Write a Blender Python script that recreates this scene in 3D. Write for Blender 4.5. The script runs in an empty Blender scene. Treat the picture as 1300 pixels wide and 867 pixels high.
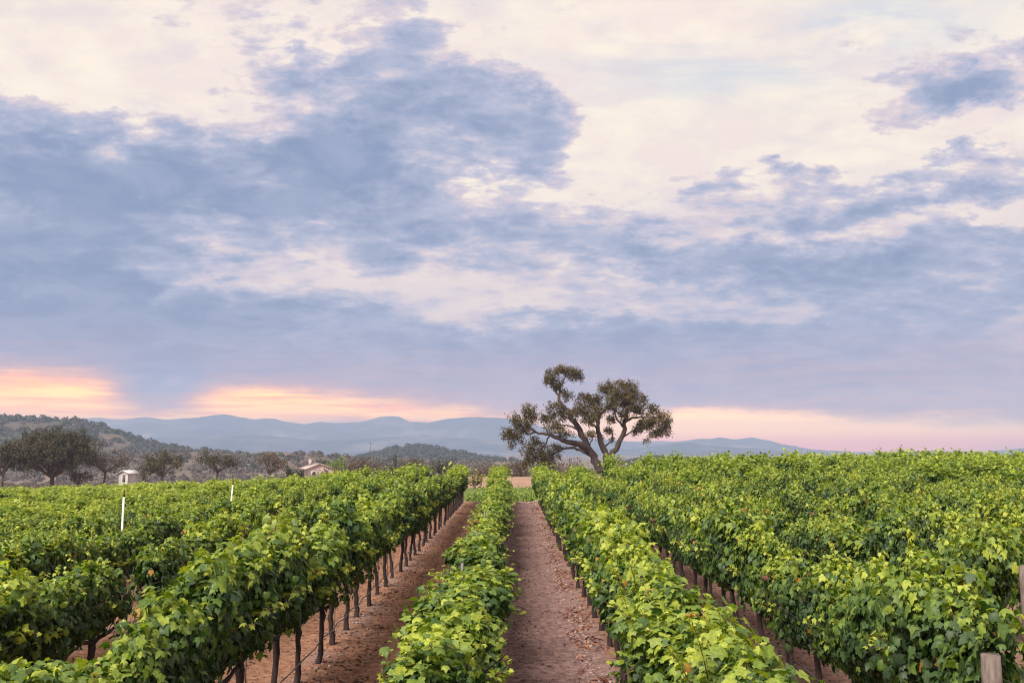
import bpy, math, random
import numpy as np
from mathutils import Vector
R = math.radians
rng = np.random.default_rng(7)
random.seed(7)
sc = bpy.context.scene
COL = sc.collection

# ------------------------------------------------------------------ camera
F = 1100.0; W, H = 1300.0, 867.0
PITCH = math.atan((570 - H/2)/F)
CAMZ = 3.5
cam_d = bpy.data.cameras.new('camera'); cam = bpy.data.objects.new('camera', cam_d); COL.objects.link(cam)
cam_d.sensor_width = 36; cam_d.lens = F/W*36; cam_d.clip_start = 0.1; cam_d.clip_end = 30000
cam.location = (0, 0, CAMZ); cam.rotation_euler = (R(90)+PITCH, 0, 0)
sc.camera = cam
cp, sp = math.cos(PITCH), math.sin(PITCH)
def pdir(px, py):
    u = (px-W/2)/F; v = (H/2-py)/F
    return np.array([u, cp - v*sp, sp + v*cp])
def P(px, py, Y):
    d = pdir(px, py); return np.array([0, 0, CAMZ]) + d*(Y/d[1])
def proj(x, y, z):
    z = z-CAMZ; f = y*cp+z*sp; v = -y*sp+z*cp
    return W/2+F*x/f, H/2-F*v/f

# ------------------------------------------------------------------ light
SUN_AZ, SUN_EL = R(-148), R(46)
SKY_K = 0.56
w = bpy.data.worlds.new('World'); sc.world = w; w.use_nodes = True
nt = w.node_tree; N = nt.nodes; L = nt.links; N.clear()
class G:
    """tiny helper over a node tree"""
    def __init__(s, tree): s.t = tree; s.N = tree.nodes; s.L = tree.links
    def put(s, sock, v):
        if hasattr(v, 'is_output'): s.L.new(v, sock)
        elif v is not None: sock.default_value = v
    def math(s, op, a, b=None, c=None, clamp=False):
        n = s.N.new('ShaderNodeMath'); n.operation = op; n.use_clamp = clamp
        s.put(n.inputs[0], a); s.put(n.inputs[1], b); s.put(n.inputs[2], c); return n.outputs[0]
    def vm(s, op, a, b=None, out=0):
        n = s.N.new('ShaderNodeVectorMath'); n.operation = op
        s.put(n.inputs[0], a)
        if op == 'SCALE': s.put(n.inputs[3], b)
        else: s.put(n.inputs[1], b)
        return n.outputs[out]
    def mix(s, f, a, b, mode='MIX'):
        n = s.N.new('ShaderNodeMix'); n.data_type = 'RGBA'; n.blend_type = mode; n.clamp_factor = True
        s.put(n.inputs[0], f)
        s.put(n.inputs[6], a if hasattr(a, 'is_output') else (*a, 1)); s.put(n.inputs[7], b if hasattr(b, 'is_output') else (*b, 1))
        return n.outputs[2]
    def noise(s, vec, scale, detail=4, rough=.55, dist=0, col=False):
        n = s.N.new('ShaderNodeTexNoise'); s.put(n.inputs['Vector'], vec)
        n.inputs['Scale'].default_value = scale; n.inputs['Detail'].default_value = detail
        n.inputs['Roughness'].default_value = rough; n.inputs['Distortion'].default_value = dist
        return n.outputs[1 if col else 0]
    def ramp(s, f, pts, interp='LINEAR'):
        n = s.N.new('ShaderNodeValToRGB'); s.put(n.inputs[0], f); cr = n.color_ramp; cr.interpolation = interp
        while len(cr.elements) < len(pts): cr.elements.new(.5)
        for e, (p, c) in zip(cr.elements, pts):
            e.position = p; e.color = (*c, 1) if hasattr(c, '__len__') else (c, c, c, 1)
        return n.outputs[0]
    def sstep(s, x, a, b):
        n = s.N.new('ShaderNodeMapRange'); n.interpolation_type = 'SMOOTHSTEP'; n.clamp = True
        s.put(n.inputs[0], x); n.inputs[1].default_value = a; n.inputs[2].default_value = b
        return n.outputs[0]
    def comb(s, x, y, z):
        n = s.N.new('ShaderNodeCombineXYZ'); s.put(n.inputs[0], x); s.put(n.inputs[1], y); s.put(n.inputs[2], z); return n.outputs[0]
    def sep(s, v):
        n = s.N.new('ShaderNodeSeparateXYZ'); s.put(n.inputs[0], v); return n.outputs
def srgb(r, g, b):
    f = lambda c: (c/255/12.92 if c/255 <= .04045 else ((c/255+.055)/1.055)**2.4)
    return (f(r), f(g), f(b))

g = G(nt)
tc = N.new('ShaderNodeTexCoord').outputs['Generated']
d_ = g.vm('NORMALIZE', tc); X, Y, Z = g.sep(d_)
az = g.math('MULTIPLY', g.math('ARCTAN2', X, Y), 180/math.pi)
el = g.math('MULTIPLY', g.math('ARCSINE', Z), 180/math.pi)
# a flat cloud deck: directions meet it ever farther away near the horizon
zz = g.math('ADD', g.math('MAXIMUM', Z, 0.0), 0.26)
deck = g.comb(g.math('DIVIDE', X, zz), g.math('DIVIDE', Y, zz), 0.0)
warp = g.vm('SUBTRACT', g.noise(deck, 3.6, 10, .64, 0, True), (.5, .5, .5))
wx, wy, _w = g.sep(warp)
AZ = g.math('ADD', az, g.math('MULTIPLY', wx, 17.0)); EL = g.math('ADD', el, g.math('MULTIPLY', wy, 9.0))
AE = g.comb(AZ, EL, 0.0)
AE0 = g.comb(az, g.math('ADD', el, g.math('MULTIPLY', wy, 1.6)), 0.0)
def pix_ae(px, py):
    d = pdir(px, py); d = d/np.linalg.norm(d); return math.degrees(math.atan2(d[0], d[1])), math.degrees(math.asin(d[2]))
def blob(px, py, rx, ry, wgt, vec=None):
    a, e = pix_ae(px, py)
    v = g.vm('SUBTRACT', vec or AE, (a, e, 0)); v = g.vm('MULTIPLY', v, (1/(rx*.0495), 1/(ry*.0495), 0))
    q = g.vm('DOT_PRODUCT', v, v, 1)
    return g.math('MULTIPLY', g.math('POWER', 0.3679, q), wgt)
def total(lst):
    o = lst[0]
    for b in lst[1:]: o = g.math('ADD', o, b)
    return o
CL = [  # px, py, rx, ry, weight: the dark masses (+) and the bright openings (-)
 (400,225,190,70,.75),(540,130,150,70,.62),(690,170,80,60,.75),(60,205,120,45,.62),(330,90,110,30,.4),(250,260,200,45,.6),
 (80,300,200,90,.75),(60,390,180,60,.72),(300,400,260,45,.5),(560,300,150,40,.55),(760,310,110,26,.42),(640,440,420,40,.38),(250,470,330,38,.5),
 (700,500,800,32,.34),(1245,108,100,36,1.05),(1000,213,55,16,.75),(1180,250,170,20,.6),(1100,330,260,34,.78),(900,330,180,26,.50),(860,240,35,22,.38),
 (1150,395,280,36,.62),(980,270,200,26,.30),(1130,215,160,16,.4),(760,440,200,24,.25),(1000,470,420,34,.50),(850,410,200,26,.30),(450,340,120,14,.2),
 (140,90,170,50,-.75),(620,70,50,25,-.2),(900,170,230,40,-.75),(880,60,260,60,-.55),(330,283,130,16,-.40),(340,350,170,14,-.26),
 (790,215,60,60,-.5),(1150,180,200,26,-.4),(1290,283,26,14,-1.0),(560,350,160,14,-.12),(680,395,200,14,-.24),(1000,395,160,14,-.30),(520,195,26,18,-.15),(430,170,120,60,.3),(480,60,90,40,.35),(0,20,200,40,-.2),
 (1060,290,120,16,-.25)]
cov = total([blob(*c) for c in CL])
n1 = g.noise(deck, 5.0, 12, .60, .35); n2 = g.noise(g.vm('MULTIPLY', deck, (1, 1.6, 1)), 13.0, 10, .62, .2)
n3 = g.noise(g.vm('ADD', deck, (7.3, 2.1, 0)), 6.5, 10, .62, .5); n4 = g.noise(g.vm('ADD', g.vm('MULTIPLY', deck, (1, 1.5, 1)), (3.3, 9.1, 0)), 4.2, 10, .62, .3)
amp = g.math('ADD', .62, g.math('MULTIPLY', g.sstep(el, 7, 19), .62))
cov = g.math('ADD', cov, g.math('MULTIPLY', g.math('MULTIPLY', g.math('SUBTRACT', n1, .5), 1.35), amp))
cov = g.math('ADD', cov, g.math('MULTIPLY', g.math('MULTIPLY', g.math('SUBTRACT', n2, .5), 1.2), amp))
cov = g.math('ADD', cov, .14)
nish = N.new('ShaderNodeTexSky'); nish.sky_type = 'NISHITA'; nish.sun_disc = False
nish.sun_elevation = SUN_EL; nish.sun_rotation = SUN_AZ; nish.dust_density = 3; nish.air_density = 1.0
clear = g.vm('SCALE', nish.outputs[0], 0.9)
K = 10.0/0.1*0.1
def KC(r, gg, b, k=1.0):
    c = srgb(r, gg, b); return tuple(x*K*k for x in c)
cream = g.mix(g.sstep(g.noise(deck, 4.0, 10, .65), .38, .60), KC(250, 233, 226), KC(255, 242, 224, 1.06))
palebl = blob(905, 75, 210, 60, .9); palebl = g.math('ADD', palebl, blob(1120, 30, 120, 40, .8))
palebl = g.math('MULTIPLY', palebl, g.sstep(g.noise(g.vm('MULTIPLY', deck, (1, 3, 1)), 2.2, 8, .65, .6), .62, .36))
bright = g.mix(g.math('MULTIPLY', palebl, .85, clamp=True), cream, g.mix(.9, clear, KC(214, 224, 238)))
bright = g.mix(g.math('MULTIPLY', g.sstep(el, 19, 9), .8), bright, KC(238, 222, 221))
bright = g.mix(g.math('MULTIPLY', g.sstep(n4, .48, .66), .5), bright, KC(226, 214, 224))
c1 = g.mix(g.sstep(cov, .14, .42), bright, g.mix(g.sstep(n3, .38, .62), KC(206, 202, 220), KC(228, 212, 218)))
c2 = g.mix(g.sstep(cov, .34, .72), c1, g.mix(g.sstep(n3, .36, .64), KC(166, 177, 206), KC(190, 194, 216)))
c3 = g.mix(g.sstep(cov, .55, 1.15), c2, g.mix(g.sstep(n3, .34, .66), KC(133, 152, 187), KC(158, 171, 201)))
# lavender thin cloud low down, then the sunset band with rain shafts in front of it
low = g.sstep(el, 9.5, 4.0)
c4 = g.mix(g.math('MULTIPLY', low, .55), c3, KC(170, 172, 204))
elw = g.math('ADD', el, g.math('MULTIPLY', wy, 2.2))
band = [blob(45, 505, 85, 26, 1.5, AE0), blob(330, 512, 90, 22, 1.6, AE0), blob(470, 520, 130, 20, 1.45, AE0), blob(600, 530, 90, 12, .9, AE0),
        blob(860, 550, 140, 24, 2.1, AE0), blob(1120, 556, 280, 27, 2.1, AE0), blob(30, 540, 260, 14, 1.0, AE0), blob(200, 535, 160, 16, .9, AE0), blob(60, 500, 110, 30, .7, AE0), blob(700, 550, 200, 18, 1.0, AE0)]
bandv = g.math('SUBTRACT', total(band), blob(205, 488, 50, 34, .8, AE0))
streak = g.noise(g.comb(g.math('MULTIPLY', az, .10), g.math('MULTIPLY', el, 1.6), 0.0), 1.6, 6, .6, .3)
bandv = g.math('ADD', bandv, g.math('MULTIPLY', g.math('SUBTRACT', streak, .5), .9))
bandc = g.mix(g.sstep(streak, .35, .62), KC(255, 155, 85, 2.5), KC(255, 184, 94, 3.0))
bandc = g.mix(g.sstep(az, -4, 8), bandc, KC(255, 186, 104, 4.0))
bandc = g.mix(g.math('MULTIPLY', g.sstep(el, 1.4, .2), g.sstep(az, -4, 8)), bandc, KC(255, 145, 112, 3.0))
halo = g.math('MULTIPLY', g.sstep(bandv, -.35, .75), g.sstep(el, 8.0, 4.0))
c4 = g.mix(g.math('MULTIPLY', halo, .85), c4, KC(236, 176, 168, 1.15))
c5 = g.mix(g.math('MULTIPLY', g.sstep(bandv, .30, 1.75), g.sstep(el, 7.0, 4.4)), c4, bandc)
c6 = g.mix(g.sstep(el, -.3, -3.0), c5, KC(120, 110, 110))
bg = N.new('ShaderNodeBackground'); L.new(g.vm('SCALE', c6, SKY_K), bg.inputs[0]); bg.inputs[1].default_value = 0.1
wo = N.new('ShaderNodeOutputWorld'); L.new(bg.outputs[0], wo.inputs[0])

sd = bpy.data.lights.new('sun', 'SUN'); sun = bpy.data.objects.new('sun', sd); COL.objects.link(sun)
sd.energy = 4.0; sd.angle = R(22); sd.color = (1.0, .93, .82)
to_sun = Vector((math.sin(SUN_AZ)*math.cos(SUN_EL), math.cos(SUN_AZ)*math.cos(SUN_EL), math.sin(SUN_EL)))
sun.rotation_euler = (-to_sun).to_track_quat('-Z', 'Y').to_euler()
sc.view_settings.view_transform = 'Standard'; sc.view_settings.look = 'None'
sc.view_settings.exposure = 0.85; sc.view_settings.gamma = 1
sc.cycles.use_denoising = True; sc.cycles.denoising_prefilter = 'ACCURATE'; sc.cycles.filter_width = 1.15
sc.cycles.max_bounces = 6; sc.cycles.transparent_max_bounces = 4; sc.cycles.volume_bounces = 0

# ------------------------------------------------------------------ helpers
def tag(o, label=None, cat=None, group=None, kind=None):
    if label: o['label'] = label
    if cat: o['category'] = cat
    if group: o['group'] = group
    if kind: o['kind'] = kind
    return o
def empty(name, loc=(0, 0, 0), rz=0, scale=1):
    o = bpy.data.objects.new(name, None); COL.objects.link(o)
    o.location = loc; o.rotation_euler = (0, 0, rz); o.scale = (scale,)*3 if not hasattr(scale, '__len__') else scale
    o.empty_display_size = .2
    return o
def new_obj(name, me, parent=None):
    o = bpy.data.objects.new(name, me); COL.objects.link(o)
    if parent: o.parent = parent
    return o
def mesh_np(name, V, F_, mats, attrs=None, midx=None, smooth=False):
    """V (n,3); F_ list of (k-gon index arrays)"""
    me = bpy.data.meshes.new(name)
    if not isinstance(F_, list): F_ = [F_]
    F_ = [np.asarray(f, dtype=np.int32) for f in F_ if len(f)]
    V = np.asarray(V, dtype=np.float32)
    me.vertices.add(len(V)); me.vertices.foreach_set('co', V.ravel())
    loops = np.concatenate([f.ravel() for f in F_]); tot = np.concatenate([np.full(len(f), f.shape[1], np.int32) for f in F_])
    start = np.concatenate([[0], np.cumsum(tot)[:-1]]).astype(np.int32)
    me.loops.add(len(loops)); me.loops.foreach_set('vertex_index', loops)
    me.polygons.add(len(tot)); me.polygons.foreach_set('loop_start', start); me.polygons.foreach_set('loop_total', tot)
    if smooth: me.polygons.foreach_set('use_smooth', np.ones(len(tot), bool))
    for m in (mats if isinstance(mats, list) else [mats]): me.materials.append(m)
    if midx is not None: me.polygons.foreach_set('material_index', np.asarray(midx, np.int32))
    me.update(calc_edges=True)
    for k, a in (attrs or {}).items():
        at = me.attributes.new(k, 'FLOAT', 'POINT'); at.data.foreach_set('value', np.asarray(a, np.float32))
    me.validate()
    return me
class MB:
    def __init__(s): s.v = []; s.q = []; s.t = []; s.n = 0
    def add(s, v, q=(), t=()):
        v = np.asarray(v, float); s.v.append(v)
        if len(q): s.q.append(np.asarray(q, int)+s.n)
        if len(t): s.t.append(np.asarray(t, int)+s.n)
        s.n += len(v)
    def tube(s, pts, rad, seg=6, cap=True, lump=0.0, rg=None):
        pts = np.asarray(pts, float); n = len(pts); rad = np.broadcast_to(np.asarray(rad, float), (n,))
        tan = np.gradient(pts, axis=0); tan /= np.linalg.norm(tan, axis=1)[:, None]+1e-9
        ref = np.array([0.31, 0.95, 0.1]) if abs(tan[:, 1]).mean() < .7 else np.array([1., 0.1, 0.2])
        a = np.cross(tan, ref); a /= np.linalg.norm(a, axis=1)[:, None]; b = np.cross(tan, a)
        th = np.linspace(0, 2*math.pi, seg, endpoint=False)
        rr = rad[:, None]*(1 + (lump*(rg or rng).normal(size=(n, seg)) if lump else 0))*np.ones((n, seg))
        V = pts[:, None, :] + rr[..., None]*(np.cos(th)[None, :, None]*a[:, None, :] + np.sin(th)[None, :, None]*b[:, None, :])
        i = np.arange(n-1)[:, None]*seg; j = np.arange(seg)[None, :]; k = (j+1) % seg
        q = np.stack([i+j, i+k, i+seg+k, i+seg+j], -1).reshape(-1, 4); t = []
        V = V.reshape(-1, 3)
        if cap:
            V = np.vstack([V, pts[:1], pts[-1:]]); c0, c1 = n*seg, n*seg+1
            t = [(c0, (m+1) % seg, m) for m in range(seg)] + [(c1, (n-1)*seg+m, (n-1)*seg+(m+1) % seg) for m in range(seg)]
        s.add(V, q, t)
    def box(s, c, d, rz=0):
        c = np.asarray(c, float); x, y, z = np.asarray(d, float)/2
        V = np.array([(sx*x, sy*y, sz*z) for sx in (-1, 1) for sy in (-1, 1) for sz in (-1, 1)])
        cr, sr = math.cos(rz), math.sin(rz); V = np.stack([V[:, 0]*cr-V[:, 1]*sr, V[:, 0]*sr+V[:, 1]*cr, V[:, 2]], 1)+c
        s.add(V, [(0, 1, 3, 2), (4, 6, 7, 5), (0, 4, 5, 1), (2, 3, 7, 6), (0, 2, 6, 4), (1, 5, 7, 3)])
    def mesh(s, name, mat, smooth=False, attrs=None):
        F_ = []
        if s.q: F_.append(np.concatenate(s.q))
        if s.t: F_.append(np.concatenate(s.t))
        return mesh_np(name, np.concatenate(s.v), F_, mat, attrs, smooth=smooth)
def build(mb, name, mat, parent=None, smooth=False): return new_obj(name, mb.mesh(name, mat, smooth), parent)

def vnoise(x, y, seed=0):
    """smooth value noise, numpy"""
    xi = np.floor(x).astype(np.int64); yi = np.floor(y).astype(np.int64); fx = x-xi; fy = y-yi
    fx = fx*fx*(3-2*fx); fy = fy*fy*(3-2*fy)
    def h(a, b):
        n = (a*374761393 + b*668265263 + seed*1442695041) & 0x7fffffff
        n = ((n ^ (n >> 13))*1274126177) & 0x7fffffff
        return ((n ^ (n >> 16)) & 0xffff)/65535.0
    return (h(xi, yi)*(1-fx)+h(xi+1, yi)*fx)*(1-fy)+(h(xi, yi+1)*(1-fx)+h(xi+1, yi+1)*fx)*fy-.5
def fbm(x, y, seed=0, o=4):
    r = 0; a = 1
    for i in range(o): r = r+a*vnoise(x*2**i, y*2**i, seed+i); a *= .5
    return r
def ss(t): t = np.clip(t, 0, 1); return t*t*(3-2*t)

# ------------------------------------------------------------------ materials
def mat(name, fn, rough=.8, spec=.3):
    m = bpy.data.materials.new(name); m.use_nodes = True; t = m.node_tree; gg = G(t)
    b = t.nodes['Principled BSDF']; b.inputs['Roughness'].default_value = rough; b.inputs['Specular IOR Level'].default_value = spec
    fn(gg, b); return m
def bump(gg, b, h, strength=.5, dist=.02):
    n = gg.N.new('ShaderNodeBump'); gg.put(n.inputs['Height'], h); n.inputs['Strength'].default_value = strength; n.inputs['Distance'].default_value = dist
    gg.L.new(n.outputs[0], b.inputs['Normal'])
def tcobj(gg): return gg.N.new('ShaderNodeTexCoord').outputs['Object']
def attr(gg, n):
    a = gg.N.new('ShaderNodeAttribute'); a.attribute_name = n; return a.outputs['Fac']
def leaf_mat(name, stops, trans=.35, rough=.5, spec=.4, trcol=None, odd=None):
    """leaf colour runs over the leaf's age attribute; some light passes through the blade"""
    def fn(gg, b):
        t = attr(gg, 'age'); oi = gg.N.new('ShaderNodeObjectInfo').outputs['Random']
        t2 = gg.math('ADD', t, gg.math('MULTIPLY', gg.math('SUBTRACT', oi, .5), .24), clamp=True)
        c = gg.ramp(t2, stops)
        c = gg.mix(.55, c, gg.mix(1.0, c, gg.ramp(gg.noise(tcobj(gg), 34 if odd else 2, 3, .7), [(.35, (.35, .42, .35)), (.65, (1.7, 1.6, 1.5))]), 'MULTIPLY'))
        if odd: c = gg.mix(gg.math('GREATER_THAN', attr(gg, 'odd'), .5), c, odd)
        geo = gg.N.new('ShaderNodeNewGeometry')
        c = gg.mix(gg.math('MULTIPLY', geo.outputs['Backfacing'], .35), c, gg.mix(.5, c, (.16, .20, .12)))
        gg.L.new(c, b.inputs['Base Color'])
        tr = gg.N.new('ShaderNodeBsdfTranslucent')
        gg.put(tr.inputs[0], gg.mix(1.0, c, trcol or (1.5, 1.6, .7), 'MULTIPLY'))
        mx = gg.N.new('ShaderNodeMixShader'); mx.inputs[0].default_value = trans
        gg.L.new(b.outputs[0], mx.inputs[1]); gg.L.new(tr.outputs[0], mx.inputs[2])
        gg.L.new(mx.outputs[0], gg.N['Material Output'].inputs[0])
    return mat(name, fn, rough, spec)
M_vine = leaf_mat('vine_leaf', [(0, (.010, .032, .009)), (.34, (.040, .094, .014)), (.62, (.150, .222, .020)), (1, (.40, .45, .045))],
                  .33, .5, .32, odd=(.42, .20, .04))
M_oak = leaf_mat('oak_leaf', [(0, (.022, .016, .007)), (.5, (.060, .043, .014)), (1, (.15, .11, .028))], .2, .6, .3, (1.3, 1.1, .6))
M_olive = leaf_mat('dull_leaf', [(0, (.035, .032, .020)), (1, (.10, .085, .045))], .2, .7, .2, (1.2, 1.1, .7))
M_dry = leaf_mat('dry_leaf', [(0, (.075, .055, .046)), (1, (.145, .105, .085))], .2, .7, .2, (1.2, 1, .8))
M_fresh = leaf_mat('fresh_leaf', [(0, (.06, .11, .02)), (1, (.24, .32, .05))], .3, .6, .3)
M_dark = leaf_mat('dark_leaf', [(0, (.022, .026, .018)), (1, (.052, .058, .034))], .15, .6, .3)
M_gold = leaf_mat('straw_leaf', [(0, (.10, .09, .03)), (1, (.28, .24, .09))], .25, .6, .3)
def _bark(c0, c1, sc_=14):
    def fn(gg, b):
        v = gg.vm('MULTIPLY', tcobj(gg), (1, 1, .22)); n = gg.noise(v, sc_, 6, .65)
        gg.L.new(gg.ramp(n, [(.3, c0), (.7, c1)]), b.inputs['Base Color']); bump(gg, b, n, .9, .02)
    return fn
M_vbark = mat('vine_bark', _bark((.012, .008, .009), (.060, .038, .038), 22), .9)
M_obark = mat('oak_bark', _bark((.018, .013, .013), (.085, .060, .052), 2.2), .9)
M_tbark = mat('tree_bark', _bark((.05, .038, .032), (.13, .10, .085), 2), .9)
M_post = mat('weathered_wood', _bark((.07, .052, .046), (.22, .17, .15), 18), .85)
M_cane = mat('vine_cane', _bark((.10, .05, .03), (.22, .12, .07), 30), .8)
def _rust(gg, b):
    n = gg.noise(tcobj(gg), 30, 5, .6); gg.L.new(gg.ramp(n, [(.35, (.06, .022, .016)), (.65, (.16, .055, .035))]), b.inputs['Base Color'])
M_rust = mat('rusty_steel', _rust, .75, .4)
def _steel(gg, b):
    n = gg.noise(tcobj(gg), 12, 4, .6); gg.L.new(gg.ramp(n, [(.35, (.09, .085, .08)), (.65, (.20, .19, .18))]), b.inputs['Base Color']); b.inputs['Metallic'].default_value = .6
M_steel = mat('galvanised_steel', _steel, .5, .5)
def _white(gg, b):
    n = gg.noise(tcobj(gg), 5, 5, .6); gg.L.new(gg.ramp(n, [(.3, (.52, .50, .45)), (.6, (.78, .76, .72))]), b.inputs['Base Color'])
M_white = mat('white_paint', _white, .6, .4)
def _hose(gg, b):
    n = gg.noise(tcobj(gg), 9, 4, .6); gg.L.new(gg.ramp(n, [(.3, (.03, .028, .03)), (.7, (.12, .105, .11))]), b.inputs['Base Color'])
M_hose = mat('dusty_black_plastic', _hose, .6, .4)
def _stone(gg, b):
    n = gg.noise(tcobj(gg), 4, 5, .6); gg.L.new(gg.ramp(n, [(.3, (.16, .10, .085)), (.7, (.42, .30, .26))]), b.inputs['Base Color'])
M_stone = mat('field_stone', _stone, .9, .2)
def _clod(gg, b):
    n = gg.noise(tcobj(gg), 3, 5, .6); gg.L.new(gg.ramp(n, [(.3, (.05, .028, .026)), (.7, (.17, .10, .085))]), b.inputs['Base Color'])
M_clod = mat('soil_clod', _clod, .95, .1)
def _litter(gg, b):
    gg.L.new(gg.ramp(attr(gg, 'age'), [(0, (.08, .028, .020)), (.5, (.17, .055, .032)), (1, (.27, .13, .075))]), b.inputs['Base Color'])
M_litter = mat('fallen_leaf', _litter, .85, .2)

# ------------------------------------------------------------------ terrain
ROW0, DX, DV = -.73, 2.42, 1.3
ROWS = {k: ROW0+DX*k for k in range(-46, 34)}     # k=0 left of the path, k=1 right of it
def terr(x, y):
    x = np.asarray(x, float); y = np.asarray(y, float)
    z = -1.6*ss((y-60)/80)*ss((-x-6)/20) - (.105*np.clip(-x-5.8, 0, 14)+.035*np.clip(-x-19.8, 0, 90))*ss((y-3)/27)
    z = z + (.55*ss((x-.8)/11)+.34*ss((x-16)/26))*ss((y-14)/46)*ss((125-y)/40)
    z = z - 6.0*ss((y-230)/260) - 16*ss((y-420)/600)
    z = z - 5.0*ss((y-112-36*ss((-x-10)/20))/60) + .35*fbm(x/35, y/35, 3, 3)*ss((y-75)/60)
    return z
def field_end(x):   # far edge of the vineyard
    return np.where(x < -8.5, 57+np.clip((-x-8.5)/22, 0, 1)*86, np.where(x > 0, 57+np.clip((x-3)/20, 0, 1)*20, 57))
def field_start(k):
    return 2.6 if k < 2 else 7.62 if k == 2 else 12.0+2.5*(k-3)
def micro(x, y):
    near = ss((75-y)/20)
    dr = np.abs(((x-ROW0)/DX+.5) % 1-.5)*DX
    return near*(.075*np.exp(-(dr/.33)**2) + .035*fbm(x*2.2, y*2.2, 11, 4)*(.35+np.exp(-(dr/.8)**2)) - .03*np.exp(-((dr-.75)/.22)**2))
def axis(fine0, fine1, step, lo, hi, grow=1.12):
    a = list(np.arange(fine0, fine1, step)); s = step; v = a[-1]
    while v < hi: s *= grow; v += s; a.append(min(v, hi))
    s = step; v = a[0]; pre = []
    while v > lo: s *= grow; v -= s; pre.append(max(v, lo))
    return np.array(pre[::-1]+a)
xs = axis(-9, 9, .09, -9000, 9000, 1.13); ys = axis(4, 34, .09, -700, 9500, 1.035)
GX, GY = np.meshgrid(xs, ys); GZ = terr(GX, GY)+micro(GX, GY)
nx, ny = len(xs), len(ys); V = np.stack([GX, GY, GZ], -1).reshape(-1, 3)
i = np.arange(ny-1)[:, None]*nx+np.arange(nx-1)[None, :]
Q = np.stack([i, i+1, i+nx+1, i+nx], -1).reshape(-1, 4)
def _ground(gg, b):
    co = tcobj(gg); x, y, z = gg.sep(co)
    n0 = gg.noise(co, .9, 6, .6); nf = gg.noise(co, 7, 8, .7); nff = gg.noise(co, 38, 5, .7)
    row = gg.math('FRACT', gg.math('ADD', gg.math('DIVIDE', gg.math('SUBTRACT', x, ROW0), DX), .5))
    dr = gg.math('MULTIPLY', gg.math('ABSOLUTE', gg.math('SUBTRACT', row, .5)), DX)      # distance to the nearest vine row
    purple = gg.ramp(nf, [(.3, (.095, .053, .049)), (.5, (.225, .135, .126)), (.72, (.40, .26, .243))])
    orange = gg.ramp(nf, [(.3, (.12, .052, .030)), (.5, (.30, .148, .092)), (.72, (.46, .27, .18))])
    wob = gg.math('MULTIPLY', gg.math('SUBTRACT', n0, .5), 1.1)
    xw = gg.math('ADD', x, wob)
    mid = gg.math('MULTIPLY', gg.sstep(xw, -1.5, -1.0), gg.sstep(xw, 1.75, 1.4))
    right = gg.sstep(xw, 1.5, 2.3)
    c = gg.mix(gg.math('MAXIMUM', mid, gg.math('MULTIPLY', right, .6)), orange, purple)
    c = gg.mix(gg.math('MULTIPLY', gg.sstep(gg.noise(co, 4.2, 7, .7), .56, .66), .6), c, (.10, .045, .032))
    c = gg.mix(gg.math('MULTIPLY', gg.sstep(dr, .45, .15), gg.sstep(n0, .42, .58)), c, (.27, .17, .14))
    c = gg.mix(gg.math('MULTIPLY', gg.sstep(nff, .55, .68), .55), c, (.34, .24, .21))
    # beyond the vines: a green strip, then dry pinkish grass, then scrub land
    green = gg.ramp(gg.noise(co, .8, 7, .7), [(.3, (.055, .085, .02)), (.7, (.17, .20, .05))])
    dry = gg.ramp(gg.noise(co, .35, 8, .7), [(.3, (.20, .12, .085)), (.7, (.42, .27, .20))])
    scrub = gg.ramp(gg.noise(co, .02, 9, .7), [(.35, (.07, .055, .045)), (.55, (.17, .125, .10)), (.75, (.25, .18, .14))])
    yw = gg.math('ADD', y, gg.math('MULTIPLY', gg.noise(co, .5, 4, .6), 2.4))
    c = gg.mix(gg.math('MULTIPLY', gg.sstep(yw, 59.2, 60.0), gg.sstep(x, -9, -7)), c, green)
    c = gg.mix(gg.math('MULTIPLY', gg.sstep(yw, 80, 83), gg.sstep(x, -30, -24)), c, dry)
    c = gg.mix(gg.sstep(yw, 150, 160), c, dry)
    c = gg.mix(gg.sstep(y, 200, 330), c, scrub)
    gg.L.new(c, b.inputs['Base Color'])
    h = gg.math('ADD', nf, gg.math('MULTIPLY', nff, .45)); bump(gg, b, h, 1.0, .07)
M_ground = mat('vineyard_soil', _ground, .95, .15)
ground = new_obj('ground', mesh_np('ground', V, Q, M_ground, smooth=True)); tag(ground, kind='structure')

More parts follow.
